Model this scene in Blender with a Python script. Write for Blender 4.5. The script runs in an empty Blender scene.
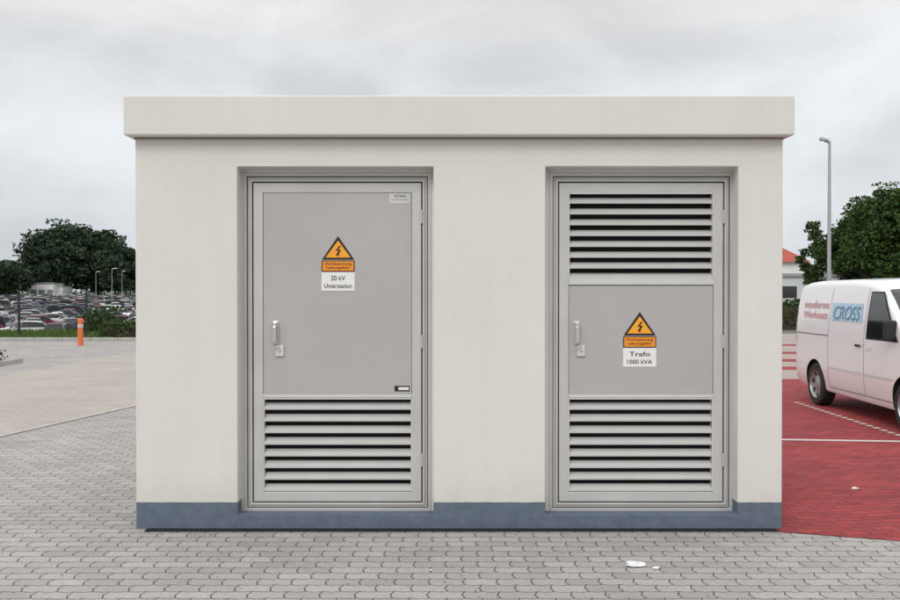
import bpy, bmesh, math, random
from mathutils import Vector, Matrix
random.seed(7)
F=950.0; T=math.radians(0.5); EYE=1.78
scene=bpy.context.scene
def P(x,y,Y):
    dx=(x-450)/F; dy=(300-y)/F
    d=Vector((dx, math.cos(T)+dy*math.sin(T), -math.sin(T)+dy*math.cos(T)))
    k=Y/d.y
    return Vector((d.x*k, Y, EYE+d.z*k))
def G(x,y,z=0.0):
    dx=(x-450)/F; dy=(300-y)/F
    d=Vector((dx, math.cos(T)+dy*math.sin(T), -math.sin(T)+dy*math.cos(T)))
    k=(z-EYE)/d.z
    return Vector((d.x*k, d.y*k, z))

# ---------------- materials
def newmat(name):
    m=bpy.data.materials.new(name); m.use_nodes=True
    nt=m.node_tree; b=nt.nodes['Principled BSDF']
    return m,nt,b
def N(nt,t,**kw):
    n=nt.nodes.new(t)
    for k,v in kw.items(): setattr(n,k,v)
    return n
def mat(name,col,rough=0.6,metal=0.0,var=0.08,nscale=6.0,bump=0.0,bscale=80.0,coat=0.0,spec=0.5):
    m,nt,b=newmat(name); L=nt.links.new
    tc=N(nt,'ShaderNodeTexCoord')
    no=N(nt,'ShaderNodeTexNoise'); no.inputs['Scale'].default_value=nscale; no.inputs['Detail'].default_value=5
    L(tc.outputs['Object'],no.inputs['Vector'])
    r=N(nt,'ShaderNodeValToRGB')
    r.color_ramp.elements[0].position=0.3; r.color_ramp.elements[1].position=0.7
    r.color_ramp.elements[0].color=(*[c*(1-var) for c in col],1)
    r.color_ramp.elements[1].color=(*[min(1,c*(1+var)) for c in col],1)
    L(no.outputs['Fac'],r.inputs['Fac']); L(r.outputs['Color'],b.inputs['Base Color'])
    b.inputs['Roughness'].default_value=rough; b.inputs['Metallic'].default_value=metal
    b.inputs['Coat Weight'].default_value=coat; b.inputs['Specular IOR Level'].default_value=spec
    if bump>0:
        n2=N(nt,'ShaderNodeTexNoise'); n2.inputs['Scale'].default_value=bscale; n2.inputs['Detail'].default_value=4
        L(tc.outputs['Object'],n2.inputs['Vector'])
        bp=N(nt,'ShaderNodeBump'); bp.inputs['Strength'].default_value=bump; bp.inputs['Distance'].default_value=0.01
        L(n2.outputs['Fac'],bp.inputs['Height']); L(bp.outputs['Normal'],b.inputs['Normal'])
    return m

def plaster(name,plinth):
    m,nt,b=newmat(name); L=nt.links.new
    tc=N(nt,'ShaderNodeTexCoord'); sp=N(nt,'ShaderNodeSeparateXYZ'); L(tc.outputs['Object'],sp.inputs[0])
    no=N(nt,'ShaderNodeTexNoise'); no.inputs['Scale'].default_value=1.2; no.inputs['Detail'].default_value=6
    L(tc.outputs['Object'],no.inputs['Vector'])
    r=N(nt,'ShaderNodeValToRGB')
    r.color_ramp.elements[0].position=.3; r.color_ramp.elements[1].position=.72
    r.color_ramp.elements[0].color=(.665,.648,.603,1); r.color_ramp.elements[1].color=(.705,.688,.643,1)
    L(no.outputs['Fac'],r.inputs['Fac'])
    mp=N(nt,'ShaderNodeMapping'); mp.inputs['Scale'].default_value=(9,9,.5); L(tc.outputs['Object'],mp.inputs['Vector'])
    n3=N(nt,'ShaderNodeTexNoise'); n3.inputs['Scale'].default_value=1; n3.inputs['Detail'].default_value=4; L(mp.outputs[0],n3.inputs['Vector'])
    mr=N(nt,'ShaderNodeMapRange'); mr.inputs['From Min'].default_value=.35; mr.inputs['From Max'].default_value=.7
    mr.inputs['To Min'].default_value=.985; mr.inputs['To Max'].default_value=1.005
    L(n3.outputs['Fac'],mr.inputs['Value'])
    mu=N(nt,'ShaderNodeMix',data_type='RGBA',blend_type='MULTIPLY'); mu.inputs[0].default_value=1
    L(r.outputs['Color'],mu.inputs[6]); L(mr.outputs[0],mu.inputs[7])
    out=mu.outputs[2]
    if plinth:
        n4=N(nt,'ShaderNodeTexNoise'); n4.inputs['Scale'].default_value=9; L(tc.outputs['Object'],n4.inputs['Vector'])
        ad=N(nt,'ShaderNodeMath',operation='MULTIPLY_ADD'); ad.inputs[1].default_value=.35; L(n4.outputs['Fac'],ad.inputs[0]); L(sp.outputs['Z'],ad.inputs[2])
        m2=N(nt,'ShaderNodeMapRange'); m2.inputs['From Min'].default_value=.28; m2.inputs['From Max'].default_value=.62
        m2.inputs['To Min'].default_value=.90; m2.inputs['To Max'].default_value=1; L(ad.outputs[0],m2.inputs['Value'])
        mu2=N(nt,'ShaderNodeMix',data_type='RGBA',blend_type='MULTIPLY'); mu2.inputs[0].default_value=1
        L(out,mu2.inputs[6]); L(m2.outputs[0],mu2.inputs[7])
        n5=N(nt,'ShaderNodeTexNoise'); n5.inputs['Scale'].default_value=14; n5.inputs['Detail'].default_value=6; L(tc.outputs['Object'],n5.inputs['Vector'])
        a5=N(nt,'ShaderNodeMath',operation='MULTIPLY_ADD'); a5.inputs[1].default_value=.008; L(n5.outputs['Fac'],a5.inputs[0]); L(sp.outputs['Z'],a5.inputs[2])
        lt=N(nt,'ShaderNodeMath',operation='LESS_THAN'); lt.inputs[1].default_value=.209; L(a5.outputs[0],lt.inputs[0])
        r5=N(nt,'ShaderNodeValToRGB'); r5.color_ramp.elements[0].position=.25; r5.color_ramp.elements[1].position=.75
        r5.color_ramp.elements[0].color=(.095,.122,.165,1); r5.color_ramp.elements[1].color=(.135,.165,.215,1)
        L(n5.outputs['Fac'],r5.inputs['Fac'])
        mx=N(nt,'ShaderNodeMix',data_type='RGBA'); L(lt.outputs[0],mx.inputs[0]); L(mu2.outputs[2],mx.inputs[6]); L(r5.outputs['Color'],mx.inputs[7])
        out=mx.outputs[2]
    L(out,b.inputs['Base Color']); b.inputs['Roughness'].default_value=.9
    n2=N(nt,'ShaderNodeTexNoise'); n2.inputs['Scale'].default_value=160; n2.inputs['Detail'].default_value=3; L(tc.outputs['Object'],n2.inputs['Vector'])
    bp=N(nt,'ShaderNodeBump'); bp.inputs['Strength'].default_value=.45; bp.inputs['Distance'].default_value=.005
    L(n2.outputs['Fac'],bp.inputs['Height']); L(bp.outputs['Normal'],b.inputs['Normal'])
    return m

def paver(name,c1,c2,mort,bw=.22,rh=.125,mortar=.007,zig=1.0,stain=.2,rot=0.0):
    m,nt,b=newmat(name); L=nt.links.new
    tc=N(nt,'ShaderNodeTexCoord')
    mp=N(nt,'ShaderNodeMapping'); mp.inputs['Rotation'].default_value=(0,0,rot); L(tc.outputs['Object'],mp.inputs['Vector'])
    nz=N(nt,'ShaderNodeTexNoise'); nz.inputs['Scale'].default_value=2.5; nz.inputs['Detail'].default_value=1; L(mp.outputs[0],nz.inputs['Vector'])
    vm=N(nt,'ShaderNodeVectorMath',operation='MULTIPLY_ADD'); vm.inputs[1].default_value=(.03,.03,0); L(nz.outputs['Color'],vm.inputs[0]); L(mp.outputs[0],vm.inputs[2])
    sp=N(nt,'ShaderNodeSeparateXYZ'); L(vm.outputs[0],sp.inputs[0])
    def pp(o,s,a,add):
        q=N(nt,'ShaderNodeMath',operation='PINGPONG'); q.inputs[1].default_value=s; L(o,q.inputs[0])
        w=N(nt,'ShaderNodeMath',operation='MULTIPLY_ADD'); w.inputs[1].default_value=a; L(q.outputs[0],w.inputs[0]); L(add,w.inputs[2]); return w.outputs[0]
    yy=pp(sp.outputs['X'],bw/4,.50*zig,sp.outputs['Y'])
    xx=pp(sp.outputs['Y'],rh/2,.55*zig,sp.outputs['X'])
    cb=N(nt,'ShaderNodeCombineXYZ'); L(xx,cb.inputs[0]); L(yy,cb.inputs[1])
    br=N(nt,'ShaderNodeTexBrick'); br.offset=.5
    br.inputs['Scale'].default_value=1; br.inputs['Brick Width'].default_value=bw; br.inputs['Row Height'].default_value=rh
    br.inputs['Mortar Size'].default_value=mortar; br.inputs['Mortar Smooth'].default_value=.3; br.inputs['Bias'].default_value=0
    br.inputs['Color1'].default_value=(*c1,1); br.inputs['Color2'].default_value=(*c2,1); br.inputs['Mortar'].default_value=(*mort,1)
    L(cb.outputs[0],br.inputs['Vector'])
    no=N(nt,'ShaderNodeTexNoise'); no.inputs['Scale'].default_value=.7; no.inputs['Detail'].default_value=9; no.inputs['Roughness'].default_value=.65
    L(tc.outputs['Object'],no.inputs['Vector'])
    mr=N(nt,'ShaderNodeMapRange'); mr.inputs['From Min'].default_value=.3; mr.inputs['From Max'].default_value=.7
    mr.inputs['To Min'].default_value=1-stain; mr.inputs['To Max'].default_value=1+stain*.6; L(no.outputs['Fac'],mr.inputs['Value'])
    mu=N(nt,'ShaderNodeMix',data_type='RGBA',blend_type='MULTIPLY'); mu.inputs[0].default_value=1
    L(br.outputs['Color'],mu.inputs[6]); L(mr.outputs[0],mu.inputs[7])
    n2=N(nt,'ShaderNodeTexNoise'); n2.inputs['Scale'].default_value=90; n2.inputs['Detail'].default_value=4; L(tc.outputs['Object'],n2.inputs['Vector'])
    m2=N(nt,'ShaderNodeMapRange'); m2.inputs['From Min'].default_value=.3; m2.inputs['From Max'].default_value=.7
    m2.inputs['To Min'].default_value=.80; m2.inputs['To Max'].default_value=1.15; L(n2.outputs['Fac'],m2.inputs['Value'])
    mu2=N(nt,'ShaderNodeMix',data_type='RGBA',blend_type='MULTIPLY'); mu2.inputs[0].default_value=1
    L(mu.outputs[2],mu2.inputs[6]); L(m2.outputs[0],mu2.inputs[7])
    L(mu2.outputs[2],b.inputs['Base Color']); b.inputs['Roughness'].default_value=.85
    b.inputs['Specular IOR Level'].default_value=.3
    inv=N(nt,'ShaderNodeMath',operation='SUBTRACT'); inv.inputs[0].default_value=1; L(br.outputs['Fac'],inv.inputs[1])
    ad=N(nt,'ShaderNodeMath',operation='MULTIPLY_ADD'); ad.inputs[1].default_value=.12; L(n2.outputs['Fac'],ad.inputs[0]); L(inv.outputs[0],ad.inputs[2])
    bp=N(nt,'ShaderNodeBump'); bp.inputs['Strength'].default_value=.5; bp.inputs['Distance'].default_value=.006
    L(ad.outputs[0],bp.inputs['Height']); L(bp.outputs['Normal'],b.inputs['Normal'])
    return m

def leafmat(name,dark,light,sc=.6):
    m,nt,b=newmat(name); L=nt.links.new
    tc=N(nt,'ShaderNodeTexCoord'); no=N(nt,'ShaderNodeTexNoise'); no.inputs['Scale'].default_value=sc; no.inputs['Detail'].default_value=5; no.inputs['Roughness'].default_value=.75
    L(tc.outputs['Object'],no.inputs['Vector'])
    r=N(nt,'ShaderNodeValToRGB'); r.color_ramp.elements[0].position=.35; r.color_ramp.elements[1].position=.68
    r.color_ramp.elements[0].color=(*dark,1); r.color_ramp.elements[1].color=(*light,1)
    L(no.outputs['Fac'],r.inputs['Fac']); L(r.outputs['Color'],b.inputs['Base Color']); b.inputs['Roughness'].default_value=.7
    b.inputs['Specular IOR Level'].default_value=.2
    return m

M={}
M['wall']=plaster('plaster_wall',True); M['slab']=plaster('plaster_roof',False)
M['alu']=mat('anodised_frame',(.51,.50,.485),.42,.25,.05,3,.05,200)
M['alu2']=mat('door_leaf_frame',(.54,.53,.515),.42,.2,.05,3,.05,200)
M['panel']=mat('door_panel',(.435,.415,.41),.45,.1,.03,1.5,.05,300)
M['slat']=mat('louvre_slat',(.52,.515,.50),.5,.05,.03,6)
M['bar']=mat('louvre_bar',(.58,.575,.555),.5,.05,.04,6)
M['black']=mat('black_void',(.006,.006,.007),.9)
M['dark']=mat('dark_rubber',(.02,.02,.022),.7)
M['steel']=mat('galvanised_steel',(.42,.43,.43),.4,.7,.1,12)
M['chrome']=mat('handle_metal',(.7,.7,.7),.25,.8,.05)
M['orange']=mat('sign_orange',(.82,.27,.012),.45,0,.03)
M['yellow']=mat('sign_yellow',(.88,.36,.015),.45,0,.03)
M['ink']=mat('sign_ink',(.012,.011,.01),.5)
M['white']=mat('sign_white',(.78,.78,.77),.45,0,.03)
M['pave']=paver('grey_pavers',(.42,.40,.385),(.34,.325,.31),(.10,.095,.085),bw=.21,rh=.125,mortar=.0055,zig=.5,stain=.14)
M['pave2']=paver('beige_pavers',(.43,.395,.355),(.39,.36,.325),(.26,.24,.21),bw=.2,rh=.1,mortar=.004,zig=0,stain=.12,rot=.2)
M['red']=paver('red_pavers',(.37,.055,.057),(.27,.038,.042),(.10,.03,.03),bw=.2,rh=.1,mortar=.006,zig=0,stain=.25,rot=-.15)
M['pink']=paver('light_pavers',(.42,.36,.33),(.36,.30,.28),(.25,.2,.19),bw=.2,rh=.1,mortar=.004,zig=0,stain=.15)
M['wline']=mat('white_paint',(.58,.52,.50),.7,0,.18,20)
M['ground']=mat('ground_mat',(.13,.13,.115),.95,0,.25,.3)
M['asph']=mat('asphalt_mat',(.06,.06,.06),.9,0,.2,.5)
M['kerb']=mat('kerb_concrete',(.42,.40,.37),.85,0,.15,4,.2,60)
M['soil']=mat('soil',(.06,.045,.03),.95,0,.3,8)
M['leafR']=leafmat('foliage_right',(.018,.04,.010),(.075,.135,.03),1.2)
M['leafL']=leafmat('foliage_far_hazed',(.025,.048,.028),(.060,.095,.050),.25)  # distant leaves greyed and flattened: distance haze mixed into the colour
M['leafH']=leafmat('foliage_hedge',(.015,.035,.010),(.06,.11,.025),3)
M['grass']=leafmat('grass_blades',(.05,.09,.02),(.12,.18,.05),2)
M['bark']=mat('bark',(.07,.055,.04),.9,0,.3,8)
M['van']=mat('van_paint',(.80,.80,.80),.28,0,.01,2,coat=.6)
M['glass']=mat('dark_glass',(.012,.014,.016),.06,0,.02,1,spec=.8)
M['carglass']=mat('car_glass',(.010,.012,.014),.25,0,.02,1,spec=.3)
M['tyre']=mat('tyre',(.018,.018,.018),.8)
M['rim']=mat('wheel_cover',(.35,.36,.37),.35,.6,.05)
M['lred']=mat('tail_lamp',(.5,.02,.02),.2,coat=1)
M['blue']=mat('lettering_blue',(.08,.26,.45),.4)
M['lblue']=mat('lettering_band',(.42,.60,.72),.4)
M['lpink']=mat('lettering_red',(.62,.36,.38),.4)
M['bollard']=mat('orange_bollard',(.70,.16,.04),.5)
M['house']=mat('house_render',(.70,.70,.70),.9,0,.05,1)
M['tile']=mat('red_roof_tile',(.36,.07,.045),.8,0,.2,4)
M['hall']=mat('hall_cladding',(.55,.57,.58),.6,0,.08,.2)
M['paper']=mat('paper',(.8,.82,.85),.7)

# ---------------- mesh helpers
def link(o,parent=None):
    scene.collection.objects.link(o)
    if parent is not None: o.parent=parent
    return o
def empty(name,loc=(0,0,0),rot=0):
    e=bpy.data.objects.new(name,None); e.location=loc; e.rotation_euler=(0,0,rot); e.empty_display_size=.2
    return link(e)
def mk(name,vs,fs,mats,parent=None,smooth=False,bevel=0,mi=None,seg=2,recalc=False):
    me=bpy.data.meshes.new(name); me.from_pydata([tuple(v) for v in vs],[],fs)
    if not isinstance(mats,(list,tuple)): mats=[mats]
    for m in mats: me.materials.append(m)
    if mi: me.polygons.foreach_set('material_index',mi)
    if recalc:
        bm=bmesh.new(); bm.from_mesh(me); bmesh.ops.recalc_face_normals(bm,faces=bm.faces); bm.to_mesh(me); bm.free()
    if smooth: me.polygons.foreach_set('use_smooth',[True]*len(me.polygons))
    me.update()
    o=bpy.data.objects.new(name,me); link(o,parent)
    if bevel:
        b=o.modifiers.new('bevel','BEVEL'); b.width=bevel; b.segments=seg; b.limit_method='ANGLE'; b.angle_limit=math.radians(35)
    return o
BF=[(0,3,2,1),(4,5,6,7),(0,1,5,4),(1,2,6,5),(2,3,7,6),(3,0,4,7)]
def bv(x0,x1,y0,y1,z0,z1):
    return [(x0,y0,z0),(x1,y0,z0),(x1,y1,z0),(x0,y1,z0),(x0,y0,z1),(x1,y0,z1),(x1,y1,z1),(x0,y1,z1)]
def box(name,x0,x1,y0,y1,z0,z1,m,parent=None,bevel=0):
    return mk(name,bv(x0,x1,y0,y1,z0,z1),BF,m,parent,bevel=bevel)
class Acc:
    def __init__(s): s.v=[];s.f=[];s.m=[]
    def add(s,vs,fs,m=0):
        o=len(s.v); s.v+=[tuple(v) for v in vs]; s.f+=[tuple(i+o for i in f) for f in fs]; s.m+=[m]*len(fs)
    def box(s,*a,m=0): s.add(bv(*a),BF,m)
    def tube(s,p0,p1,r0,r1,n=8,m=0):
        p0=Vector(p0);p1=Vector(p1); d=(p1-p0).normalized()
        a=d.orthogonal().normalized(); b=d.cross(a)
        vs=[];
        for p,r in((p0,r0),(p1,r1)):
            for i in range(n):
                t=2*math.pi*i/n; vs.append(p+a*math.cos(t)*r+b*math.sin(t)*r)
        fs=[(i,(i+1)%n,n+(i+1)%n,n+i) for i in range(n)]+[tuple(range(n))[::-1],tuple(range(n,2*n))]
        s.add(vs,fs,m)
    def obj(s,name,mats,parent=None,**k): return mk(name,s.v,s.f,mats,parent,mi=s.m,**k)
def ring(name,x0,x1,z0,z1,w,y0,y1,m,parent,bevel=.003):
    o=[(x0,z0),(x1,z0),(x1,z1),(x0,z1)]; i=[(x0+w,z0+w),(x1-w,z0+w),(x1-w,z1-w),(x0+w,z1-w)]
    vs=[(a,y0,b) for a,b in o]+[(a,y0,b) for a,b in i]+[(a,y1,b) for a,b in o]+[(a,y1,b) for a,b in i]
    fs=[]
    for k in range(4):
        n=(k+1)%4
        fs+=[(k,n,4+n,4+k),(8+k,12+k,12+n,8+n),(k,8+k,8+n,n),(4+k,4+n,12+n,12+k)]
    return mk(name,vs,fs,m,parent,bevel=bevel,recalc=True)
def sheet(name,pts,z,m,parent=None):
    return mk(name,[(p[0],p[1],z) for p in pts],[tuple(range(len(pts)))],m,parent)
def text_mesh(s,size,spx=1.0,shear=0,bold=.012):
    c=bpy.data.curves.new('t','FONT'); c.body=s; c.size=size; c.align_x='CENTER'; c.align_y='CENTER'; c.space_character=spx; c.shear=shear; c.offset=size*bold
    o=bpy.data.objects.new('t',c); scene.collection.objects.link(o)
    dg=bpy.context.evaluated_depsgraph_get(); me=bpy.data.meshes.new_from_object(o.evaluated_get(dg))
    vs=[v.co.copy() for v in me.vertices]; fs=[tuple(p.vertices) for p in me.polygons]
    bpy.data.objects.remove(o); bpy.data.meshes.remove(me)
    return vs,fs
def wall_text(name,s,cx,Y,cz,w,h,m,parent):
    vs,fs=text_mesh(s,1.0)
    xs=[v.x for v in vs]; ys=[v.y for v in vs]
    kx=w/(max(xs)-min(xs)); ky=h/(max(ys)-min(ys)); mx=(max(xs)+min(xs))/2; my=(max(ys)+min(ys))/2
    return mk(name,[(cx+(v.x-mx)*kx,Y,cz+(v.y-my)*ky) for v in vs],fs,m,parent)

# ---------------- ground
def dip(x,y):
    t=min(1,max(0,(y-42)/14)); t=t*t*(3-2*t)
    u=min(1,max(0,(-x-2)/8)); u=u*u*(3-2*u)
    base=-2.4+1.9*min(1,max(0,(y-60)/270))
    return base*t*u
xs=[-4000,-1500,-600,-300,-150,-80,-40,-20,-14,-10,-8,-6,-4,-2,0,10,20,40,80,150,400,1500,4000]
ys=[-400,-100,-30,0,20,42,44,46,48,50,52,54,56,60,100,200,330,400,800,1600,4500]
vs=[(x,y,dip(x,y)) for y in ys for x in xs]; nx=len(xs)
fs=[(j*nx+i,j*nx+i+1,(j+1)*nx+i+1,(j+1)*nx+i) for j in range(len(ys)-1) for i in range(nx-1)]
mk('ground',vs,fs,M['ground'])
sheet('pavement',[(-30,-6),(40,-6),(40,34.2),(-30,34.2)],.004,M['pave'])
a=G(0,436);b=G(137,405); dx=(b-a)
sheet('driveway',[(a-dx*6)[:2],(b+dx*1.6)[:2],(b.x+dx.x*1.6,34.15),((a-dx*6).x,34.15)],.008,M['pave2'])
# flush edging stones between the two surfaces
es=Acc(); d=Vector((dx.x,dx.y)); Ld=d.length; d/=Ld; nrm=Vector((-d.y,d.x)); p0=Vector(a[:2])-d*Ld*6; s=0
while s<Ld*8.5:
    q0=p0+d*s; q1=p0+d*(s+.98)
    es.add([(*(q0-nrm*.10),.013),(*(q1-nrm*.10),.013),(*q1,.013),(*q0,.013)],[(0,1,2,3)]); s+=1.0
es.obj('edging_stones',[M['kerb']])
ra=G(760,531.5); rb=G(900,542); rd=rb-ra
far=19.5
sheet('parking_bay_paving',[ra[:2],(rb+rd*6)[:2],((rb+rd*6).x,far),(3.0,far)],.009,M['red'])
sheet('forecourt',[(3.0,far),(30,far),(30,40),(3.0,40)],.010,M['pink'])
mk_=Acc()
def strip(p,q,w,z=.0135):
    p=Vector(p[:2]);q=Vector(q[:2]); d=(q-p).normalized(); n=Vector((-d.y,d.x))*w/2
    mk_.add([(*(p-n),z),(*(q-n),z),(*(q+n),z),(*(p+n),z)],[(0,1,2,3)])
p=G(770,440.5);q=G(900,442.5); strip(p,p+(q-p)*4,.11)
p=G(796,403);q=G(889,433); d=(q-p); n=16
for i in range(n+3): strip(p+d*(i/n),p+d*((i+.55)/n),.08)
for yy in (19.5,): strip((3.2,yy),(9.5,yy-.3),.14)
mk_.obj('bay_marking',[M['wline']])
rs=Acc()
for y0 in (21.5,24,27,31):
    rs.add([(3.2,y0,.014),(28,y0,.014),(28,y0+.9,.014),(3.2,y0+.9,.014)],[(0,1,2,3)])
rs.obj('red_paving_band',[M['red']])

# ---------------- transformer building
D=F/134.0
bld=empty('transformer_substation',(0,0,0))
xl=P(135.5,330,D).x; xr=P(782.5,330,D).x
DEP=3.0
RF=D-.1
rt=P(450,95,RF).z; rb_=P(450,135,RF).z
body=box('wall',xl,xr,D,D+DEP,0,rb_-.001,M['wall'],bld)
RD=.13; DY=D+RD
ops=[(P(237.5,330,D).x,P(433.5,330,D).x),(P(545.5,330,D).x,P(738,330,D).x)]
oz0=P(450,515,D).z; oz1=P(450,166.5,D).z
for (x0,x1) in ops:
    c=box('cut',x0,x1,D-.2,D+.5,oz0,oz1,M['wall'])
    md=body.modifiers.new('b','BOOLEAN'); md.operation='DIFFERENCE'; md.object=c; md.solver='EXACT'
    bpy.context.view_layer.objects.active=body
    bpy.context.view_layer.update()
    dg=bpy.context.evaluated_depsgraph_get()
    me=bpy.data.meshes.new_from_object(body.evaluated_get(dg)); body.modifiers.clear(); body.data=me
    bpy.data.objects.remove(c)
bm_=body.modifiers.new('bevel','BEVEL'); bm_.width=.009; bm_.segments=3; bm_.limit_method='ANGLE'
box('roof_slab',P(123,110,RF).x,P(795,110,RF).x,RF,D+DEP+.1,rb_,rt,M['slab'],bld,bevel=.012)
box('roof_seam_shadow',xl-.004,xr+.004,D-.004,D+DEP+.004,rb_-.018,rb_-.002,mat('seam_shadow_tone',(.30,.27,.22),.8),bld)  # cornice seam line; the slab's underside shadow is put into its dark colour
gr=Acc(); gx0=P(148,530,D).x; gx1=P(775,530,D).x
gr.box(gx0,gx1,D-.085,D-.003,.006,.010,m=0)
x=gx0
while x<gx1:
    gr.box(x,x+.004,D-.085,D-.004,.0102,.012,m=1); x+=.033
gr.obj('grating',[M['black'],mat('grate_steel',(.03,.03,.03),.6,.3)],bld)

def door(name,px0,px1,louvres,panels,px_handle,sign,op):
    e=empty(name); e.parent=bld
    x0=P(px0,300,DY).x; x1=P(px1,300,DY).x; z0=P(450,512,DY).z; z1=P(450,172.5,DY).z
    box('recess_back',x0-.05,x1+.05,D+.34,D+.36,z0,z1,M['black'],e)
    g=Acc()
    g.box(op[0]-.01,x0-.0005,DY+.004,DY+.08,oz0-.01,oz1+.01); g.box(x1+.0005,op[1]+.01,DY+.004,DY+.08,oz0-.01,oz1+.01)
    g.box(x0,x1,DY+.004,DY+.08,z1+.0005,oz1+.01); 
    g.obj('jamb_fillet',[M['slab']],e)
    ring('frame_outer',x0,x1,z0,z1,.028,DY,DY+.09,M['alu'],e)
    ring('frame_shadow_gap',x0+.0282,x1-.0282,z0+.0282,z1-.0282,.005,DY+.03,DY+.09,M['dark'],e,bevel=0)
    ring('frame_mid',x0+.0335,x1-.0335,z0+.0335,z1-.0335,.018,DY+.014,DY+.09,M['alu'],e)
    ring('frame_inner',x0+.052,x1-.052,z0+.052,z1-.052,.016,DY+.002,DY+.09,M['alu2'],e)
    ring('frame_gap',x0+.0685,x1-.0685,z0+.0685,z1-.0685,.009,DY+.035,DY+.09,M['dark'],e,bevel=0)
    ring('leaf_frame',x0+.078,x1-.078,z0+.078,z1-.078,.072,DY+.008,DY+.055,M['alu2'],e)
    lx0=x0+.1502; lx1=x1-.1502
    for (a,b_) in panels:
        zz1=P(450,a,DY).z; zz0=P(450,b_,DY).z
        box('leaf_panel',lx0+.003,lx1-.003,DY+.012,DY+.04,zz0,zz1-.003,M['panel'],e,bevel=.002)
        box('panel_gasket',lx0,lx1,DY+.018,DY+.038,zz0,zz1,M['dark'],e)
    for (a,b_,n) in louvres:
        zz1=P(450,a,DY).z; zz0=P(450,b_,DY).z
        ac=Acc(); pitch=(zz1-zz0)/n
        for i in range(n):
            zb=zz0+i*pitch+.004
            h=pitch*.47
            pr=[(DY+.012,zb-.006),(DY+.012,zb+.008),(DY+.06,zb+h+.004),(DY+.063,zb+h),(DY+.0155,zb+.004),(DY+.0155,zb-.006)]
            vs=[(lx0+.008,y,z) for y,z in pr]+[(lx1-.008,y,z) for y,z in pr]; k=len(pr)
            ac.add(vs,[(j,(j+1)%k,k+(j+1)%k,k+j) for j in range(k)]+[(0,5,4,1),(1,4,3,2),(6,7,10,11),(7,8,9,10)],0)
        ac.box(lx0,lx0+.0075,DY+.010,DY+.07,zz0,zz1,m=1); ac.box(lx1-.0075,lx1,DY+.010,DY+.07,zz0,zz1,m=1)
        ac.box(lx0+.008,lx1-.008,DY+.006,DY+.03,zz1-.012,zz1-.0005,m=1); 
        ac.obj('louvre',[M['slat'],M['bar']],e,recalc=True)
        box('louvre_void',lx0-.02,lx1+.02,DY+.075,DY+.085,zz0,zz1,M['black'],e)
    for hz in (.45,1.35,2.3):
        a=Acc(); a.tube((x1-.075,DY-.004,hz),(x1-.075,DY-.004,hz+.10),.009,.009,10); a.obj('hinge',[M['alu']],e,smooth=False)
    hx=P(px_handle,330,DY).x; hz=P(450,333,DY).z
    a=Acc()
    a.box(hx-.022,hx+.022,DY-.002,DY+.011,hz-.085,hz+.09)
    a.box(hx-.013,hx+.013,DY-.035,DY-.0025,hz+.052,hz+.082)
    a.box(hx-.014,hx+.012,DY-.045,DY-.022,hz-.07,hz+.051)
    a.obj('handle',[M['chrome']],e,bevel=.005)
    a=Acc(); a.box(hx+.0,hx+.062,DY-.004,DY+.011,hz-.178,hz-.092); a.obj('lock_plate',[M['bar']],e,bevel=.004)
    a=Acc(); a.tube((hx+.03,DY-.012,hz-.13),(hx+.03,DY-.0045,hz-.13),.012,.012,14); a.obj('lock_cylinder',[M['chrome']],e)
    a=Acc(); a.tube((hx-.002,DY-.006,hz-.13),(hx+.030,DY-.014,hz-.10),.003,.003,6); a.obj('lock_shackle',[M['chrome']],e)
    sx,sy,lines=sign
    s=empty('warning_sign'); s.parent=e
    yp=DY+.011
    def Z(py): return P(450,py,DY).z
    cx=P(sx,300,DY).x; hw=.122
    def tri(nm,cxx,top,bot,hw_,y0,y1,m,bev=0):
        return mk(nm,[(cxx-hw_,y1,bot),(cxx+hw_,y1,bot),(cxx,y1,top),(cxx-hw_,y0,bot),(cxx+hw_,y0,bot),(cxx,y0,top)],
          [(0,2,1),(3,4,5),(0,1,4,3),(1,2,5,4),(2,0,3,5)],m,s,recalc=True,bevel=0)
    T0=Z(sy); B0=Z(sy+23.5); H=T0-B0
    tri('triangle_border',cx,T0,B0,hw,yp-.0025,yp,M['ink'])
    tri('triangle_field',cx,T0-.034,B0+.015,hw-.027,yp-.0045,yp-.0027,M['yellow'])
    bolt=[(.10,.80),(-.20,.42),(.02,.45),(-.10,.20),(-.17,.23),(-.06,.03),(.14,.18),(.04,.19),(.24,.52),(.02,.49),(.20,.78)]
    mk('bolt',[(cx+u*.105,yp-.0055,B0+.02+v*H*.60) for u,v in bolt],[tuple(range(len(bolt)))],M['ink'],s)
    zo1=Z(sy+24.5); zo0=Z(sy+35.5)
    box('danger_plate',cx-hw-.003,cx+hw+.003,yp-.003,yp,zo0,zo1,M['ink'],s)
    box('danger_plate_field',cx-hw+.004,cx+hw-.004,yp-.0045,yp-.0032,zo0+.006,zo1-.006,M['orange'],s)
    hh=zo1-zo0
    wall_text('danger_text','Hochspannung',cx,yp-.0052,zo0+hh*.68,.20,.026,M['ink'],s)
    wall_text('danger_text_b','Lebensgefahr',cx,yp-.0052,zo0+hh*.33,.18,.026,M['ink'],s)
    zw1=Z(sy+36); zw0=Z(sy+55)
    box('name_plate',cx-hw-.005,cx+hw+.005,yp-.003,yp,zw0,zw1-.002,M['white'],s,bevel=.002)
    hh=zw1-zw0
    wall_text('name_text',lines[0],cx,yp-.0038,zw0+hh*.68,lines[2],.036,M['ink'],s)
    wall_text('name_text_b',lines[1],cx,yp-.0038,zw0+hh*.27,lines[3],.034,M['ink'],s)
    return e,x0,x1,lx0,lx1
dl=door('door',243,431.5,[(398,491.5,8)],[(192.2,394)],275.5,(338,236,('20 kV','Unterstation',.11,.21)),ops[0])
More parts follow.
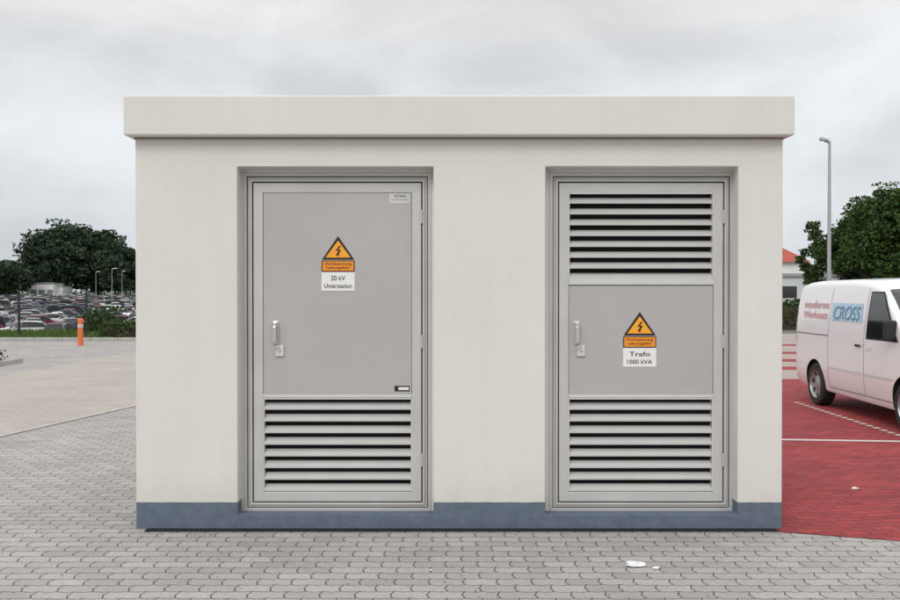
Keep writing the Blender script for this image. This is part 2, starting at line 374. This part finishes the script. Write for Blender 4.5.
box('louvre_head_rail',dl[3],dl[4],DY+.004,DY+.04,P(450,397.8,DY).z,P(450,394.2,DY).z,M['bar'],dl[0],bevel=.002)
dr=door('door',549,733.5,[(192.2,279,8),(398,491.5,8)],[(285,394)],577,(640,312,('Trafo','1000 kVA',.16,.19)),ops[1])
box('louvre_head_rail',dr[3],dr[4],DY+.004,DY+.04,P(450,397.8,DY).z,P(450,394.2,DY).z,M['bar'],dr[0],bevel=.002)
box('louvre_sill_rail',dr[3],dr[4],DY+.002,DY+.04,P(450,284.8,DY).z,P(450,279.2,DY).z,M['bar'],dr[0],bevel=.002)
a=P(389,192.8,DY);b=P(410.5,203.5,DY)
box('maker_plate',a.x,b.x-.006,DY+.0095,DY+.0118,b.z,a.z-.006,M['bar'],dl[0])
wall_text('maker_text','BETONBAU',(a.x+b.x)/2+.005,DY+.009,a.z-.024,.09,.018,M['ink'],dl[0])
wall_text('maker_text_b','Nr. 6231  Bj. 2010',(a.x+b.x)/2-.002,DY+.009,a.z-.052,.12,.012,M['ink'],dl[0])
a=P(394.5,386,DY);b=P(410,391.5,DY)
box('type_plate',a.x,b.x-.003,DY+.009,DY+.0118,b.z,a.z,M['ink'],dl[0])
box('type_plate_field',a.x+.03,b.x-.01,DY+.008,DY+.0088,b.z+.01,a.z-.01,M['white'],dl[0])

# ---------------- wheels
def wheel(parent,x,y,z,r,w,out):
    prof=[(-.5,.60,1),(-.5,.92,0),(-.38,1.0,0),(.38,1.0,0),(.5,.92,0),(.5,.66,0),(.44,.645,1),(.36,.60,1),(.30,.40,1),(.38,.16,1),(.40,.0,1)]
    n=28; vs=[];fs=[];mi=[]
    for (a,b,m) in prof:
        for i in range(n):
            t=2*math.pi*i/n; vs.append((x+a*w*out,y+b*r*math.cos(t),z+b*r*math.sin(t)))
    for k in range(len(prof)-1):
        for i in range(n):
            fs.append((k*n+i,k*n+(i+1)%n,(k+1)*n+(i+1)%n,(k+1)*n+i))
            m=prof[k+1][2]
            if k==8-1 and (i//2)%2==0: m=2
            mi.append(m if k>0 else 0)
    return mk('wheel',vs,fs,[M['tyre'],M['rim'],M['dark']],parent,mi=mi,recalc=True,smooth=False)

# ---------------- van
def interp(tab,s):
    if s<=tab[0][0]: return tab[0][1]
    for (a,b),(c,d) in zip(tab,tab[1:]):
        if s<=c: return b+(d-b)*(s-a)/(c-a)
    return tab[-1][1]
ZT=[(0,.70),(.03,.82),(.12,.92),(.3,1.02),(.75,1.16),(.92,1.24),(1.2,1.47),(1.5,1.70),(1.7,1.83),(1.9,1.90),(2.2,1.945),(2.8,1.97),(4.2,1.965),(4.55,1.945),(4.7,1.915),(4.78,1.87),(4.83,1.78),(4.86,1.58),(4.885,1.15)]
ZB=[(0,.30),(.1,.24),(.5,.22),(4.3,.25),(4.7,.30),(4.89,.38)]
def vw(s,z):
    w=.90+.05*min(1,max(0,(z-.2)/.35))
    if z>1.05: w-=.125*((z-1.05)/.9)**1.6
    if s<.7: w-=.30*((.7-s)/.7)**2.2
    if s>4.6: w-=.08*((s-4.6)/.29)**2.6
    return w
ss=[0,.03,.07,.12,.2,.3,.45,.6,.75,.85,.92,1.0,1.1,1.2,1.35,1.5,1.6,1.7,1.8,1.9,2.05,2.2,2.5,2.8,3.2,3.6,3.9,4.2,4.4,4.55,4.63,4.7,4.75,4.78,4.81,4.83,4.85,4.86,4.875,4.885]
def section(s):
    zt=interp(ZT,s); zb=interp(ZB,s); r=min(.13,(zt-zb)*.3)
    pts=[(0,zb),(vw(s,zb)*.6,zb),(vw(s,zb)-.05,zb),(vw(s,zb)-.012,zb+.015)]
    z0=zb+.05; z1=zt-r; K=12
    for i in range(K): 
        z=z0+(z1-z0)*i/(K-1); pts.append((vw(s,z),z))
    w1=vw(s,z1)
    for i in range(1,7):
        t=i/6*math.pi/2; pts.append((w1-.18*(1-math.cos(t)),z1+(r-.025)*math.sin(t)))
    pts.append((w1*.4,zt-.006)); pts.append((0,zt))
    return pts
van=empty('delivery_van')
rows=[]
for s in ss:
    h=section(s)
    full=h+[(-a,b) for a,b in h[-2:0:-1]]
    rows.append([(x,s,z) for x,z in full])
n=len(rows[0]); H=len(section(1.0)); vs=[p for r in rows for p in r]; fs=[];mi=[]
for k in range(len(rows)-1):
    sm=(ss[k]+ss[k+1])/2
    for i in range(n):
        fs.append((k*n+i,k*n+(i+1)%n,(k+1)*n+(i+1)%n,(k+1)*n+i))
        top = (H-5)<=i<(H+3)
        mi.append(1 if (top and .95<sm<1.68) else 0)
fs.append(tuple(range(n))); mi.append(0); fs.append(tuple((len(rows)-1)*n+i for i in range(n))[::-1]); mi.append(0)
vb=mk('body',vs,fs,[M['van'],M['glass'],M['dark']],van,mi=mi,recalc=True)
for (sx_,sy_) in ((-1,.92),(1,.92),(-1,3.92),(1,3.92)):
    a=Acc(); a.tube((sx_*.62,sy_,.335),(sx_*1.15,sy_,.335),.385,.385,40)
    c=a.obj('cut',[M['van'],M['glass'],M['dark']],recalc=True); c.data.polygons.foreach_set('material_index',[2]*len(c.data.polygons))
    md=vb.modifiers.new('b','BOOLEAN'); md.operation='DIFFERENCE'; md.object=c; md.solver='EXACT'
    try: md.material_mode='TRANSFER'
    except Exception: pass
    bpy.context.view_layer.update()
    dg=bpy.context.evaluated_depsgraph_get(); me=bpy.data.meshes.new_from_object(vb.evaluated_get(dg)); vb.modifiers.clear(); vb.data=me
    bpy.data.objects.remove(c)
me=vb.data; me.polygons.foreach_set('use_smooth',[True]*len(me.polygons))
try: me.set_sharp_from_angle(angle=math.radians(32))
except Exception: pass
def patch(name,pts4,side,m,off=.004,nu=10,nv=10):
    vs=[];fs=[]
    for j in range(nv+1):
        for i in range(nu+1):
            u=i/nu;v=j/nv
            s=(pts4[0][0]*(1-u)+pts4[1][0]*u)*(1-v)+(pts4[3][0]*(1-u)+pts4[2][0]*u)*v
            z=(pts4[0][1]*(1-u)+pts4[1][1]*u)*(1-v)+(pts4[3][1]*(1-u)+pts4[2][1]*u)*v
            vs.append((side*(vw(s,z)+off),s,z))
    for j in range(nv):
        for i in range(nu):
            a=j*(nu+1)+i; fs.append((a,a+1,a+nu+2,a+nu+1))
    return mk(name,vs,fs,m,van,smooth=True)
seamM=mat('panel_gap',(.16,.16,.16),.7)
for sd in (-1,1):
    patch('window_seal',[(1.10,1.12),(2.06,1.12),(2.06,1.77),(1.66,1.77)],sd,M['dark'],.003)
    patch('front_door_window',[(1.17,1.14),(2.03,1.14),(2.03,1.75),(1.68,1.75)],sd,M['glass'],.006)
    for (s0,za,zc) in ((2.12,.34,1.82),(3.38,.34,1.82),(1.02,.34,1.10)):
        patch('door_seam',[(s0,za),(s0+.009,za),(s0+.009,zc),(s0,zc)],sd,seamM,.002,1,14)
    patch('door_seam',[(1.02,.33),(3.38,.33),(3.38,.342),(1.02,.342)],sd,seamM,.002,16,1)
    patch('sliding_rail',[(3.38,1.10),(4.78,1.10),(4.78,1.116),(3.38,1.116)],sd,seamM,.002,16,1)
    patch('crease_strip',[(1.25,.62),(3.4,.62),(3.4,.645),(1.25,.645)],sd,mat('strip',(.6,.6,.6),.4),.004,16,1)
    patch('door_handle',[(1.86,1.0),(2.04,1.0),(2.04,1.035),(1.86,1.035)],sd,M['van'],.03,4,2)
    patch('door_handle',[(2.2,1.0),(2.38,1.0),(2.38,1.035),(2.2,1.035)],sd,M['dark'],.02,4,2)
    patch('tail_lamp',[(4.76,.95),(4.865,.95),(4.84,1.45),(4.74,1.45)],sd,M['lred'],.006,4,8)
    a=Acc(); a.box(sd*1.02-.06,sd*1.02+.10*1,1.18,1.28,1.14,1.40); a.obj('mirror',[M['dark']],van,bevel=.03)
    a=Acc(); a.tube((sd*.88,1.24,1.16),(sd*1.0,1.24,1.2),.025,.025); a.obj('mirror_arm',[M['dark']],van)
    for wy in (.92,3.92): wheel(van,sd*.83,wy,.33,.33,.215,sd)
    a=Acc(); a.box(sd*.62-.16,sd*.62+.16,.02,.16,.62,.82); a.obj('headlamp',[M['glass']],van,bevel=.04)
a=Acc(); a.box(-.86,.86,4.74,4.99,.34,.58); a.obj('rear_bumper',[M['van']],van,bevel=.05)
a=Acc(); a.box(-.62,.62,4.84,4.882,1.16,1.50); a.obj('rear_window',[M['glass']],van,bevel=.01)
a=Acc(); a.box(-.5,.5,-.012,.06,.36,.60); a.obj('grille',[M['dark']],van,bevel=.02)
def van_text(name,s,s_c,z_c,w,h,m,shear=0,off=.008,bold=.012):
    vs,fs=text_mesh(s,1.0,shear=shear,bold=bold); xs=[v.x for v in vs]; ys=[v.y for v in vs]
    kx=w/(max(xs)-min(xs)); ky=h/(max(ys)-min(ys)); mx=(max(xs)+min(xs))/2; my=(max(ys)+min(ys))/2
    out=[]
    for v in vs:
        s_=s_c-(v.x-mx)*kx; z=z_c+(v.y-my)*ky; out.append((-(vw(s_,z)+off),s_,z))
    mk(name,out,fs,m,van)
patch('lettering_band',[(2.22,1.34),(3.30,1.34),(3.34,1.60),(2.26,1.60)],-1,M['lblue'],.005)
van_text('lettering_blue','CROSS',2.77,1.47,.92,.20,M['white'],.15,.010,.03)
van_text('lettering_blue_b','CROSS',2.76,1.462,.92,.20,M['blue'],.15,.0125,.012)
van_text('lettering_red','moderne',3.95,1.57,1.0,.12,M['lpink'],bold=.025)
van_text('lettering_red_b','Werkstatt',3.95,1.41,1.0,.11,M['lpink'],bold=.025)
rw=G(815.5,405.5); rot=math.radians(-.4)
R=Matrix.Rotation(rot,2)
off=R@Vector((-.93,3.92)); van.location=(rw.x-off.x,rw.y-off.y,.012); van.rotation_euler=(0,0,rot)

# ---------------- parked cars
def carmesh(paint,kind):
    if kind==0:
        st=[(-2.15,.55,.62,.60),(-2.08,.84,.90,.70),(-1.98,.9,.99,.70),(-1.5,.92,1.38,.60),(-.9,.92,1.46,.60),(0,.9,1.47,.6),(.35,.9,1.41,.6),(1.05,.88,.97,.72),(1.85,.76,.82,.70),(2.1,.58,.62,.62)]
        cab=(-1.55,.4)
    elif kind==1:
        st=[(-2.3,.55,.62,.60),(-2.22,.86,.94,.72),(-1.75,.92,1.0,.72),(-1.1,.92,1.36,.58),(-.6,.9,1.43,.58),(0,.9,1.44,.58),(.35,.9,1.38,.58),(1.1,.86,.95,.72),(1.95,.74,.80,.70),(2.25,.56,.60,.62)]
        cab=(-1.2,.4)
    else:
        st=[(-2.25,.6,.7,.7),(-2.2,.95,1.3,.7),(-2.1,1.0,1.62,.68),(-1.3,1.0,1.72,.68),(0,1.0,1.72,.68),(.5,1.0,1.65,.66),(1.2,.98,1.06,.74),(1.9,.84,.9,.72),(2.15,.6,.65,.66)]
        cab=(-2.15,.55)
    rows=[];W=.88
    for x,zb,zt,wt in st:
        e=.78 if x in(st[0][0],st[-1][0]) else 1
        h=[(0,.24),(.75*W*e,.24),(W*e,.36),(W*e,min(.6,zb-.05)),(W*.97*e,zb),(wt,zt-.05),(wt*.82,zt),(0,zt+.015)]
        rows.append([(x,a,b) for a,b in h+[(-a,b) for a,b in h[-2:0:-1]]])
    n=len(rows[0]); vs=[p for r in rows for p in r]; fs=[];mi=[]
    for k in range(len(rows)-1):
        x=(st[k][0]+st[k+1][0])/2; dz=abs(st[k+1][2]-st[k][2])
        for i in range(n):
            fs.append((k*n+i,k*n+(i+1)%n,(k+1)*n+(i+1)%n,(k+1)*n+i)); m=0
            if i in(4,9) and (cab[0]-.5<x<cab[1]+.5): m=1
            if i in(5,6,7,8) and dz>.3 : m=1
            mi.append(m)
    fs+=[tuple(range(n)),tuple((len(rows)-1)*n+i for i in range(n))]; mi+=[0,0]
    ac=Acc(); ac.add(vs,fs); ac.m=mi
    for wx in(-1.3,1.3):
        for sy in(-1,1):
            ac.tube((wx,sy*.70,.31),(wx,sy*.885,.31),.31,.31,14,m=2); ac.tube((wx,sy*.88,.31),(wx,sy*.895,.31),.19,.19,10,m=3)
    for sy in(-1,1):
        ac.box(st[-1][0]-.12,st[-1][0]+.01,sy*.5-.14,sy*.5+.14,.52,.64,m=3)
        ac.box(st[0][0]-.015,st[0][0]+.1,sy*.55-.1,sy*.55+.1,.62,.8,m=4)
        ac.box(.55,.7,sy*.95-.08,sy*.95+.08,.9,1.03,m=0)
    ac.box(st[-1][0]-.05,st[-1][0]+.02,-.35,.35,.36,.5,m=2)
    me=bpy.data.meshes.new('parked_car'); me.from_pydata(ac.v,[],ac.f)
    for m in(paint,M['carglass'],M['tyre'],M['rim'],M['lred']): me.materials.append(m)
    me.polygons.foreach_set('material_index',ac.m)
    bm=bmesh.new(); bm.from_mesh(me); bmesh.ops.recalc_face_normals(bm,faces=bm.faces); bm.to_mesh(me); bm.free()
    return me
cols=[(.68,.68,.68),(.36,.37,.39),(.22,.23,.25),(.015,.015,.018),(.04,.045,.06),(.02,.04,.12),(.22,.015,.015),(.70,.70,.70),(.06,.065,.075),(.03,.08,.18)]
meshes=[carmesh(mat('car_paint_%d'%i,c,.4,0,.02,coat=.15,spec=.3),i%3 if i!=2 else 1) for i,c in enumerate(cols)]
meshes+= [carmesh(meshes[0].materials[0],0),carmesh(meshes[1].materials[0],0),carmesh(meshes[3].materials[0],1),carmesh(meshes[8].materials[0],1)]
def addcar(me,x,y,r):
    o=bpy.data.objects.new('parked_car',me); o.location=(x,y,dip(x,y)+.006); o.rotation_euler=(0,0,r); link(o)
y=68; k=0; cnt=0
while y<320:
    x=-.30*y-2
    while x>-.50*y-6:
        if random.random()>.10:
            base=[.25,1.9,.25,-1.1,.5][k%5]
            r=base+(math.pi if random.random()<.35 else 0)+random.uniform(-.05,.05)
            ml=meshes if y>95 else [meshes[3],meshes[8],meshes[5],meshes[12],meshes[2],meshes[0]]
            addcar(random.choice(ml),x,y+random.uniform(-.5,.5),r); cnt+=1
        x-=(5.2 if k%5 in(0,2) else 3.6)
    y+=5 if k%2 else 9.5
    if y>150: y+=4
    k+=1
print('cars',cnt)
sheetv=[(-400,57,-2.397),(-12,57,-2.397),(-12,60,-2.397),(-12,330,-.497),(-400,330,-.497),(-400,60,-2.397)]
mk('car_park_asphalt',[(x,y,z+.004) for x,y,z in sheetv],[(0,1,2,5),(5,2,3,4)],M['asph'])

# ---------------- vegetation
def cg(s): return max(-1.25*s,min(1.25*s,random.gauss(0,s)))
def leaves(ac,c,r,n,size,m=0,flat=1.0):
    for _ in range(n):
        p=Vector(c)+Vector((cg(.55)*r,cg(.55)*r,cg(.45)*r*flat))
        a=Vector((random.uniform(-1,1),random.uniform(-1,1),random.uniform(-1,1))).normalized()
        b=a.orthogonal().normalized(); b=(Matrix.Rotation(random.uniform(0,6.28),3,a)@b); c2=a.cross(b)
        s=size*random.uniform(.6,1.3)
        o=len(ac.v); ac.v+=[tuple(p-b*s),tuple(p+c2*s*.55),tuple(p+b*s),tuple(p-c2*s*.55)]; ac.f.append((o,o+1,o+2,o+3)); ac.m.append(m)
def tree(name,loc,h,rad,trunk_h,nclump,nleaf,size,seed,lm,lump=1.0):
    random.seed(seed); e=empty(name,loc)
    tr=Acc(); base=Vector((0,0,0)); r0=h*.022
    pts=[base]
    for i in range(1,6): pts.append(Vector((random.uniform(-.03,.03)*h*i/5,random.uniform(-.03,.03)*h*i/5,h*.8*i/5)))
    for i in range(5): tr.tube(pts[i],pts[i+1],r0*(1-i*.18),r0*(1-(i+1)*.18),8)
    lf=Acc(); cz=(trunk_h+h)/2; hz=(h-trunk_h)/2
    for i in range(nclump):
        while True:
            v=Vector((random.uniform(-1,1),random.uniform(-1,1),random.uniform(-1,1)))
            if .25<v.length<1: break
        wob=1+lump*(-.2+.28*math.sin(3*math.atan2(v.y,v.x)+seed)+.12*math.sin(5*v.z+seed))
        c=Vector((v.x*rad*wob,v.y*rad*wob,cz+v.z*hz*(.82+.2*random.random())))
        st=pts[min(5,max(1,int((c.z/h)*4)))]
        st=Vector((st.x,st.y,min(st.z,c.z*.8)))
        mid=(st+c)/2+Vector((0,0,-.03*h))
        tr.tube(st,mid,r0*.28,r0*.16,5); tr.tube(mid,c,r0*.16,r0*.04,4)
        leaves(lf,c,rad*random.uniform(.16,.32),nleaf,size)
    tr.obj('trunk',[M['bark']],e); lf.obj('foliage',[lm],e)
tree('deciduous_tree',(P(888,300,52).x,52,0),7.7,3.0,1.5,75,200,.12,3,M['leafR'])
tree('deciduous_tree',(P(848,300,56).x,56,0),6.6,2.4,1.2,55,170,.12,5,M['leafR'],1.2)
tree('deciduous_tree',(P(816,300,60).x,60,0),5.9,1.5,1.6,20,120,.12,9,M['leafR'],1.3)
tree('deciduous_tree',(P(940,300,50).x,50,0),7.8,3.6,1.5,70,170,.15,13,M['leafR'])
tree('deciduous_tree',(P(1010,300,55).x,55,0),7.2,3.6,1.5,60,150,.15,14,M['leafR'])
tree('deciduous_tree',(P(66,300,360).x,360,-.5),28,15,3,190,130,.8,21,M['leafL'],.35)
tree('deciduous_tree',(P(98,300,365).x,365,-.5),26,12,3,140,130,.8,22,M['leafL'],.35)
tree('deciduous_tree',(P(42,300,350).x,350,-.5),21,8,2,80,120,.8,23,M['leafL'],.4)
tree('deciduous_tree',(P(126,300,355).x,355,-.5),18,9,2,80,120,.8,24,M['leafL'],.4)
tree('deciduous_tree',(P(6,300,330).x,330,-.5),13,9,1,80,110,.8,25,M['leafL'],.5)
tree('deciduous_tree',(P(-40,300,340).x,340,-.5),15,10,1,70,110,.8,26,M['leafL'],.5)
random.seed(31)
tl=Acc()
for i in range(200):
    x=-420+i*4.2+random.uniform(-2,2); leaves(tl,(x,520+random.uniform(-10,10),random.uniform(-1,5)),7,45,1.2)
tl.obj('distant_treeline',[M['leafL']])
def hedge(name,x0,x1,y0,y1,z0,h,n,size,lm):
    ac=Acc()
    for _ in range(n):
        p=(random.uniform(x0,x1),random.uniform(y0,y1),z0+h*random.random()**.8*(.85+.25*math.sin(3*random.random())))
        leaves(ac,p,.12,1,size)
    ac.box(x0+.1,x1-.1,y0+.12,y1-.12,z0,z0+h*.8,m=1)
    return ac.obj(name,[lm,M['soil']])
hedge('hedge',P(770,300,44).x,P(905,300,44).x,44,45.2,0,1.35,6000,.09,M['leafH'])
hedge('hedge',P(98,300,34.9).x,P(172,300,34.9).x,34.9,35.7,0,.62,2600,.07,M['leafH'])
for (px,yy,h,w) in ((105,40.5,1.0,1.0),):
    c=P(px,300,yy); bs=Acc(); 
    for i in range(9): leaves(bs,(c.x+random.uniform(-w,w)*.6,yy,h*random.uniform(.25,.8)),.7,120,.08)
    for i in range(5): bs.tube((c.x+random.uniform(-.1,.1),yy,-.4),(c.x+random.uniform(-.5,.5),yy,h*.8),.02,.008,5,m=1)
    bs.obj('bush',[M['leafH'],M['bark']])
gs=Acc(); 
gs.add([(-30,34.6,.06),(-4,34.6,.06),(-4,42,.03),(-30,42,.03)],[(0,1,2,3)])
for _ in range(9000):
    x=random.uniform(-22,-8); yy=random.uniform(34.7,42); h=random.uniform(.05,.16); a=random.uniform(0,3.14); dx=math.cos(a)*.03; dy=math.sin(a)*.03; l=random.uniform(-.05,.05)
    o=len(gs.v); gs.v+=[(x-dx,yy-dy,.04),(x+dx,yy+dy,.04),(x+l,yy+l,.05+h)]; gs.f.append((o,o+1,o+2)); gs.m.append(0)
gs.obj('grass_verge',[M['grass']])
ke=Acc(); x=-30
while x<-4: ke.box(x,x+.99,34.3,34.45,0,.12); x+=1.0
ke.obj('kerb',[M['kerb']],bevel=.01)
il=G(-30,370); ir=G(19,363.5)
isl=empty('planting_island')
a=Acc(); a.box(il.x-3,ir.x,il.y,il.y+.12,0,.12); a.box(ir.x-.12,ir.x,il.y+.121,il.y+2.2,0,.12); a.obj('kerb_edge',[M['kerb']],isl,bevel=.01)
a=Acc(); a.box(il.x-3,ir.x-.13,il.y+.13,il.y+2.2,0,.08,m=1)
for _ in range(12): leaves(a,(random.uniform(il.x-1,ir.x-.4),il.y+random.uniform(.4,1.8),.14),.35,70,.05)
a.obj('ground_cover',[M['leafH'],M['soil']],isl)

# ---------------- fence, bollard, lamps
fe=empty('wire_fence'); ac=Acc(); fy=37.0
x=P(19,300,fy).x
xsf=[x+2.62*i for i in range(-5,6)]
for xx in xsf: ac.box(xx-.035,xx+.035,fy-.03,fy+.03,-.1,1.85)
for z in (.1,.45,.8,1.15,1.5,1.78): ac.box(xsf[0],xsf[-1],fy+.031,fy+.036,z,z+.006)
x=xsf[0]
while x<xsf[-1]:
    ac.box(x,x+.003,fy+.0375,fy+.0405,.1,1.78); x+=.25
ac.obj('posts_and_wires',[mat('fence_green',(.012,.02,.014),.6)],fe)
bo=G(80.5,345.5)
ac=Acc(); ac.tube((bo.x,bo.y,0),(bo.x,bo.y,.82),.09,.085,16); ac.tube((bo.x,bo.y,.82),(bo.x,bo.y,.90),.10,.07,16); ac.tube((bo.x,bo.y,.60),(bo.x,bo.y,.70),.092,.092,16,m=1)
ac.obj('bollard',[M['bollard'],M['wline']])
def lamp(x,y,z0,h,r,arm,nm='street_lamp'):
    e=empty(nm,(x,y,z0)); ac=Acc()
    ac.tube((0,0,0),(0,0,h*.45),r,r*.8,12); ac.tube((0,0,h*.45),(0,0,h),r*.8,r*.55,12); ac.tube((0,0,0),(0,0,.9),r*1.35,r*1.3,12)
    ac.obj('pole',[M['steel']],e)
    ac=Acc(); ac.tube((-.02,0,h-.04),(-.02+arm*.5,0,h+.02),r*.6,r*.6,8); ac.obj('arm',[M['steel']],e)
    L0=arm*.15;L1=arm
    v=[(L0,-.10,h),(L1,-.16,h+.03),(L1,.16,h+.03),(L0,.10,h),(L0,-.07,h+.09),(L1,-.10,h+.16),(L1,.10,h+.16),(L0,.07,h+.09)]
    mk('luminaire',v,BF,M['steel'],e,bevel=.02,recalc=True)
    mk('lens',[(L0+arm*.3,-.10,h+.01),(L1+(-.05 if L1>0 else .05),-.12,h+.02),(L1+(-.05 if L1>0 else .05),.12,h+.02),(L0+arm*.3,.10,h+.01)],[(0,1,2,3)],M['white'],e)
lp=P(829,300,38); top=P(829,141,38).z
lamp(lp.x,lp.y,0,top,.095,-.36)
for px,yy,h in ((112,170,7.5),(96,210,7.5),(122,240,8)):
    c=P(px,300,yy); lamp(c.x,c.y,dip(c.x,c.y),h,.08,.9)

# ---------------- background buildings
hs=empty('rendered_house',(P(786,300,90).x,94,0))
zt=P(0,262,90).z; W0=-14;W1=P(806,300,90).x-P(786,300,90).x
box('walls',W0,W1,-4,5,0,zt,M['house'],hs)
zr=zt+1.9
mk('roof',[(W0-.4,-4.4,zt),(W1+.4,-4.4,zt),(W1+.4,5.4,zt),(W0-.4,5.4,zt),(W0+3,.5,zr),(W1-1.4,.5,zr)],[(0,1,5,4),(1,2,5),(2,3,4,5),(3,0,4),(0,3,2,1)],M['tile'],hs)
box('chimney',W1-2.6,W1-2.0,.2,.8,zr-.8,zr+.5,M['tile'],hs)
for i in range(6):
    box('window',W0+1.2+i*2.4,W0+2.2+i*2.4,-4.03,-3.99,1.0,2.2,M['glass'],hs)
fh=empty('flat_roofed_hall',(P(890,300,90).x,92,0))
box('walls',-12,14,-3,5,0,3.2,M['hall'],fh); box('roof',-12.2,14.2,-3.2,5.2,3.2,3.5,M['steel'],fh)
for i in range(9): box('window',-11+i*2.8,-9.2+i*2.8,-3.03,-2.99,1.2,2.3,M['glass'],fh)
for (px,yy,w,h) in ((46,345,9,5.2),(60,348,5,4.2)):
    c=P(px,300,yy); e=empty('warehouse',(c.x,yy,-.5))
    box('walls',-w/2,w/2,-4,5,0,h,M['house'],e); box('roof',-w/2-.3,w/2+.3,-4.3,5.3,h,h+.4,M['steel'],e)
    for i in range(int(w//3)): box('gate',-w/2+.6+i*3,-w/2+2.8+i*3,-4.04,-3.99,0,3,M['steel'],e)

# ---------------- litter
random.seed(5)
def litter(px,py,s,name='crumpled_paper'):
    c=G(px,py); bm=bmesh.new(); bmesh.ops.create_icosphere(bm,subdivisions=2,radius=1)
    for v in bm.verts:
        k=random.uniform(.6,1.15); v.co=Vector((v.co.x*s*k*1.5,v.co.y*s*k,max(-.2,v.co.z)*s*.5*k))
    me=bpy.data.meshes.new(name); bm.to_mesh(me); bm.free(); me.materials.append(M['paper'])
    o=bpy.data.objects.new(name,me); o.location=(c.x,c.y,.01+s*.12); link(o)
litter(635,567,.045); litter(656,570,.018); litter(855,490,.025); litter(430,572,.008)
db=Acc()
for _ in range(260):
    c=Vector((random.uniform(-4.5,4.5),random.uniform(5.2,7.0) if random.random()<.7 else random.uniform(6.85,6.98),.0125)); s=random.uniform(.004,.012); a=random.uniform(0,3.14)
    u=Vector((math.cos(a),math.sin(a),0))*s; v=Vector((-math.sin(a),math.cos(a),0))*s*.5
    db.add([c-u,c+v+Vector((0,0,.003)),c+u,c-v],[(0,1,2,3)])
db.obj('fallen_leaf_debris',[M['soil']])

# ---------------- light & sky
w=bpy.data.worlds.new('World'); scene.world=w; w.use_nodes=True; nt=w.node_tree; L=nt.links.new
bg=nt.nodes['Background']
elev=math.radians(42); azim=math.radians(200)
sk=N(nt,'ShaderNodeTexSky',sky_type='NISHITA'); sk.sun_disc=False; sk.sun_elevation=elev; sk.sun_rotation=azim; sk.dust_density=4
tc=N(nt,'ShaderNodeTexCoord'); sp=N(nt,'ShaderNodeSeparateXYZ'); L(tc.outputs['Generated'],sp.inputs[0])
gr=N(nt,'ShaderNodeValToRGB'); cr=gr.color_ramp
cr.elements[0].position=0; cr.elements[0].color=(.74,.79,.83,1)
e1=cr.elements.new(.12); e1.color=(.77,.81,.845,1)
e2=cr.elements.new(.28); e2.color=(.88,.89,.90,1)
cr.elements[-1].position=.8; cr.elements[-1].color=(1,1,1,1)
L(sp.outputs['Z'],gr.inputs['Fac'])
zm=N(nt,'ShaderNodeMapRange'); zm.inputs['From Min'].default_value=.3; zm.inputs['From Max'].default_value=1; zm.inputs['To Min'].default_value=1; zm.inputs['To Max'].default_value=1.5
L(sp.outputs['Z'],zm.inputs['Value'])
mp=N(nt,'ShaderNodeMapping'); mp.inputs['Scale'].default_value=(1,1,2.2); mp.inputs['Location'].default_value=(.7,0,.3); L(tc.outputs['Generated'],mp.inputs['Vector'])
no=N(nt,'ShaderNodeTexNoise'); no.inputs['Scale'].default_value=3.4; no.inputs['Detail'].default_value=6; no.inputs['Roughness'].default_value=.52; no.inputs['Distortion'].default_value=.4
L(mp.outputs[0],no.inputs['Vector'])
cm=N(nt,'ShaderNodeMapRange'); cm.inputs['From Min'].default_value=.34; cm.inputs['From Max'].default_value=.64; cm.inputs['To Min'].default_value=.82; cm.inputs['To Max'].default_value=1.10
L(no.outputs['Fac'],cm.inputs['Value'])
m1=N(nt,'ShaderNodeMath',operation='MULTIPLY'); L(zm.outputs[0],m1.inputs[0]); L(cm.outputs[0],m1.inputs[1])
mu=N(nt,'ShaderNodeMix',data_type='RGBA',blend_type='MULTIPLY'); mu.inputs[0].default_value=1; mu.clamp_result=False
L(gr.outputs['Color'],mu.inputs[6]); L(m1.outputs[0],mu.inputs[7])
sc=N(nt,'ShaderNodeMix',data_type='RGBA',blend_type='MULTIPLY'); sc.inputs[0].default_value=1; L(sk.outputs[0],sc.inputs[6]); sc.inputs[7].default_value=(.08,.08,.08,1)
mx=N(nt,'ShaderNodeMix',data_type='RGBA'); mx.inputs[0].default_value=.05; L(mu.outputs[2],mx.inputs[6]); L(sc.outputs[2],mx.inputs[7])
L(mx.outputs[2],bg.inputs['Color']); bg.inputs['Strength'].default_value=1.0
sd=bpy.data.lights.new('sun','SUN'); sd.energy=1.2; sd.angle=math.radians(28); sd.color=(1,.975,.95)
so=bpy.data.objects.new('sun',sd); so.rotation_euler=(math.radians(48),0,math.radians(-20)); link(so)

cam=bpy.data.cameras.new('camera'); cam.sensor_width=36; cam.lens=F/900*36; cam.clip_end=8000; cam.clip_start=.05
co=bpy.data.objects.new('camera',cam); co.location=(0,0,EYE); co.rotation_euler=(math.pi/2-T,0,0); link(co)
scene.camera=co
scene.view_settings.view_transform='Standard'; scene.view_settings.look='None'; scene.view_settings.exposure=0
